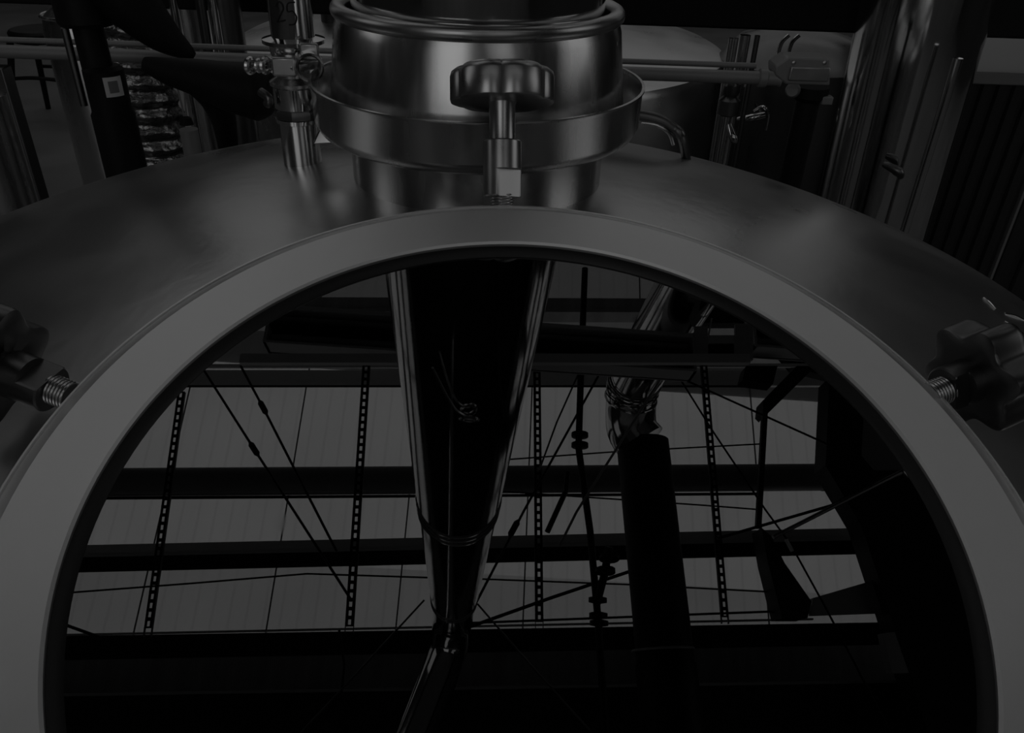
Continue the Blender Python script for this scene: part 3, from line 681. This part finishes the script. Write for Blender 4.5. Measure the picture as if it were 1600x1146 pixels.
# sprinkler line
spk = thing('sprinkler_pipe', 'black sprinkler pipe with couplings overhead, right of the mirrored stack', 'pipe', tuple(up(908, 640, 5.6)))
SP = [up(x, y, 5.6) for x, y in ((914, 420), (908, 575), (904, 700), (922, 830), (935, 975), (946, 1146))]
MB().tube(SP, .022, 14).build('pipe', M['blackpaint'], spk)
for x, y in ((906, 680), (906, 696), (934, 938), (935, 962), (936, 974)):
    c = up(x, y, 5.6); MB().lathe(c-V((0, .018, 0)), (0, 1, 0), [(.03, 0), (.055, .005), (.055, .03), (.03, .036)], 14).build('coupling', M['blackpaint'], spk)
MB().tube([up(932, 945, 5.6), up(944, 900, 5.55), up(952, 855, 5.5)], .024, 12).build('branch', M['blackpaint'], spk)
for x, y in ((946, 892), (952, 872)):
    c = up(x, y, 5.52); MB().lathe(c-V((0, .018, 0)), (0, 1, .2), [(.03, 0), (.06, .006), (.06, .028), (.03, .034)], 14).build('coupling', M['blackpaint'], spk)

# lamp fixtures (switched off)
def fixture(x0, x1, y0, y1, z, lab):
    a, b, c, d = up(x0, y0, z), up(x1, y0, z), up(x1, y1, z), up(x0, y1, z)
    ya, yb = (a.y+b.y)/2, (c.y+d.y)/2; xa, xb = (a.x+d.x)/2, (b.x+c.x)/2; W = ya-yb
    t = thing('lamp_fixture', lab, 'lamp', ((xa+xb)/2, (ya+yb)/2, z), 'unlit strip lamps overhead')
    def sec(u0, u1, z0, z1, nm, m):
        return MB().box((xa, yb+W*u0, z0), (xb, yb+W*u1, z1)).build(nm, M[m], t)
    sec(.0, 1, z+.10, z+.12, 'housing', 'fixture')
    sec(.9, 1.0, z-.0, z+.11, 'reflector_edge', 'fixlight')
    sec(.0, .06, z-.0, z+.11, 'reflector_edge', 'fixture')
    sec(.44, .54, z+.0, z+.10, 'ballast_channel', 'blackpaint')
    for u in (.26, .74):
        y = yb+W*u; MB().tube([V((xa+.02, y, z+.05)), V((xb-.02, y, z+.05))], .017, 14).build('lamp_tube', M['tube'], t)
    for x in (xa, xb-.012):
        MB().box((x, yb, z-.005), (x+.012, ya, z+.12)).build('end_plate', M['fixture'], t)
    return t
fixture(412, 1086, 498, 558, 3.9, 'long unlit strip lamp overhead, spanning the top of the mirrored view')
fixture(1178, 1700, 500, 560, 3.9, 'unlit strip lamp overhead, cut off at the right edge of the glass')
fixture(1088, 1104, 512, 556, 5.15, 'short end box of the long strip lamp overhead') if 0 else None
jb = slab('junction_plate', ((1086, 510), (1106, 510), (1106, 560), (1086, 560)), 3.88, .02, M['fixture']); tag(jb, 'small grey plate overhead at the right end of the long strip lamp', 'plate')
jc = slab('junction_plate', ((1149, 506), (1177, 506), (1177, 562), (1149, 562)), 3.88, .02, M['fixture']); tag(jc, 'small grey plate overhead at the left end of the right-hand strip lamp', 'plate')
sk = slab('white_sign_plate', ((1107, 524), (1148, 524), (1148, 537), (1107, 537)), 3.9, .02, M['white']); tag(sk, 'small bright white plate overhead between the two strip lamps', 'plate')
dk = slab('dark_sign_plate', ((1107, 538), (1148, 538), (1148, 552), (1107, 552)), 3.9, .05, M['blackpaint']); tag(dk, 'small black box overhead under the bright white plate', 'box')
A, B = up(376, 562, 3.86), up(1170, 562, 3.86)
tag(MB().bar(A, B, (up(700, 555, 3.86)-up(700, 569, 3.86)).length, .03).build('lamp_rail', M['fixlight']), 'pale rail overhead along the lower edge of the strip lamps', 'rail')
rod([(1112, 498), (1107, 524)], 3.9, .004, 'fixlight', 'short cord overhead above the bright white plate', 'cord', name='cord')

# right side: columns, gusset and wall
def dark(name, pix, z, th, lab, cat='beam', m='beam'): return tag(slab(name, pix, z, th, M[m]), lab, cat)
dark('main_rafter', [(1296, 590), (1350, 640), (1346, 712), (1365, 735), (1410, 735), (1560, 900), (1640, 1250), (1480, 1250), (1440, 1110), (1380, 925), (1345, 820), (1290, 728)], 6.1, .2, 'massive black rafter overhead along the right side of the mirrored view')
dark('dark_roof_panel', [(1075, 425), (1160, 440), (1300, 560), (1300, 590), (1240, 575), (1180, 505), (1075, 505)], 6.6, .1, 'dark panel overhead above the two strip lamps', 'panel')
dark('cross_brace', [(1245, 572), (1275, 572), (1200, 646), (1194, 640), (1196, 622)], 6.15, .2, 'black diagonal brace overhead at the upper right of the mirrored view')
dark('cross_brace', [(1193, 625), (1201, 625), (1190, 825), (1182, 825)], 6.1, .04, 'thin black hanger overhead below the diagonal brace')
dark('cross_brace', [(1190, 825), (1205, 838), (1226, 880), (1268, 940), (1262, 966), (1222, 966), (1200, 880)], 6.15, .2, 'black slanting leg overhead between the middle and deep beams')
dark('gusset_plate', [(1270, 935), (1372, 905), (1378, 958), (1268, 962)], 6.2, .05, 'grey triangular gusset overhead beside the massive black rafter', 'plate', 'greysteel')
dark('ceiling_board', [(1348, 630), (1440, 735), (1365, 737), (1344, 712)], 6.4, .03, 'dim grey triangular board overhead above the black rafter at the right', 'panel', 'greysteel')
dark('pale_block', [(1380, 990), (1398, 988), (1420, 1052), (1394, 1052)], 6.0, .08, 'small grey panel overhead on the massive black rafter', 'panel', 'greysteel')
dark('fixture_bracket', [(1166, 572), (1215, 572), (1208, 600), (1160, 594)], 3.95, .08, 'black bracket overhead under the right strip lamp', 'bracket')

for o in bpy.data.objects:
    if '_o' in o.keys(): del o['_o']
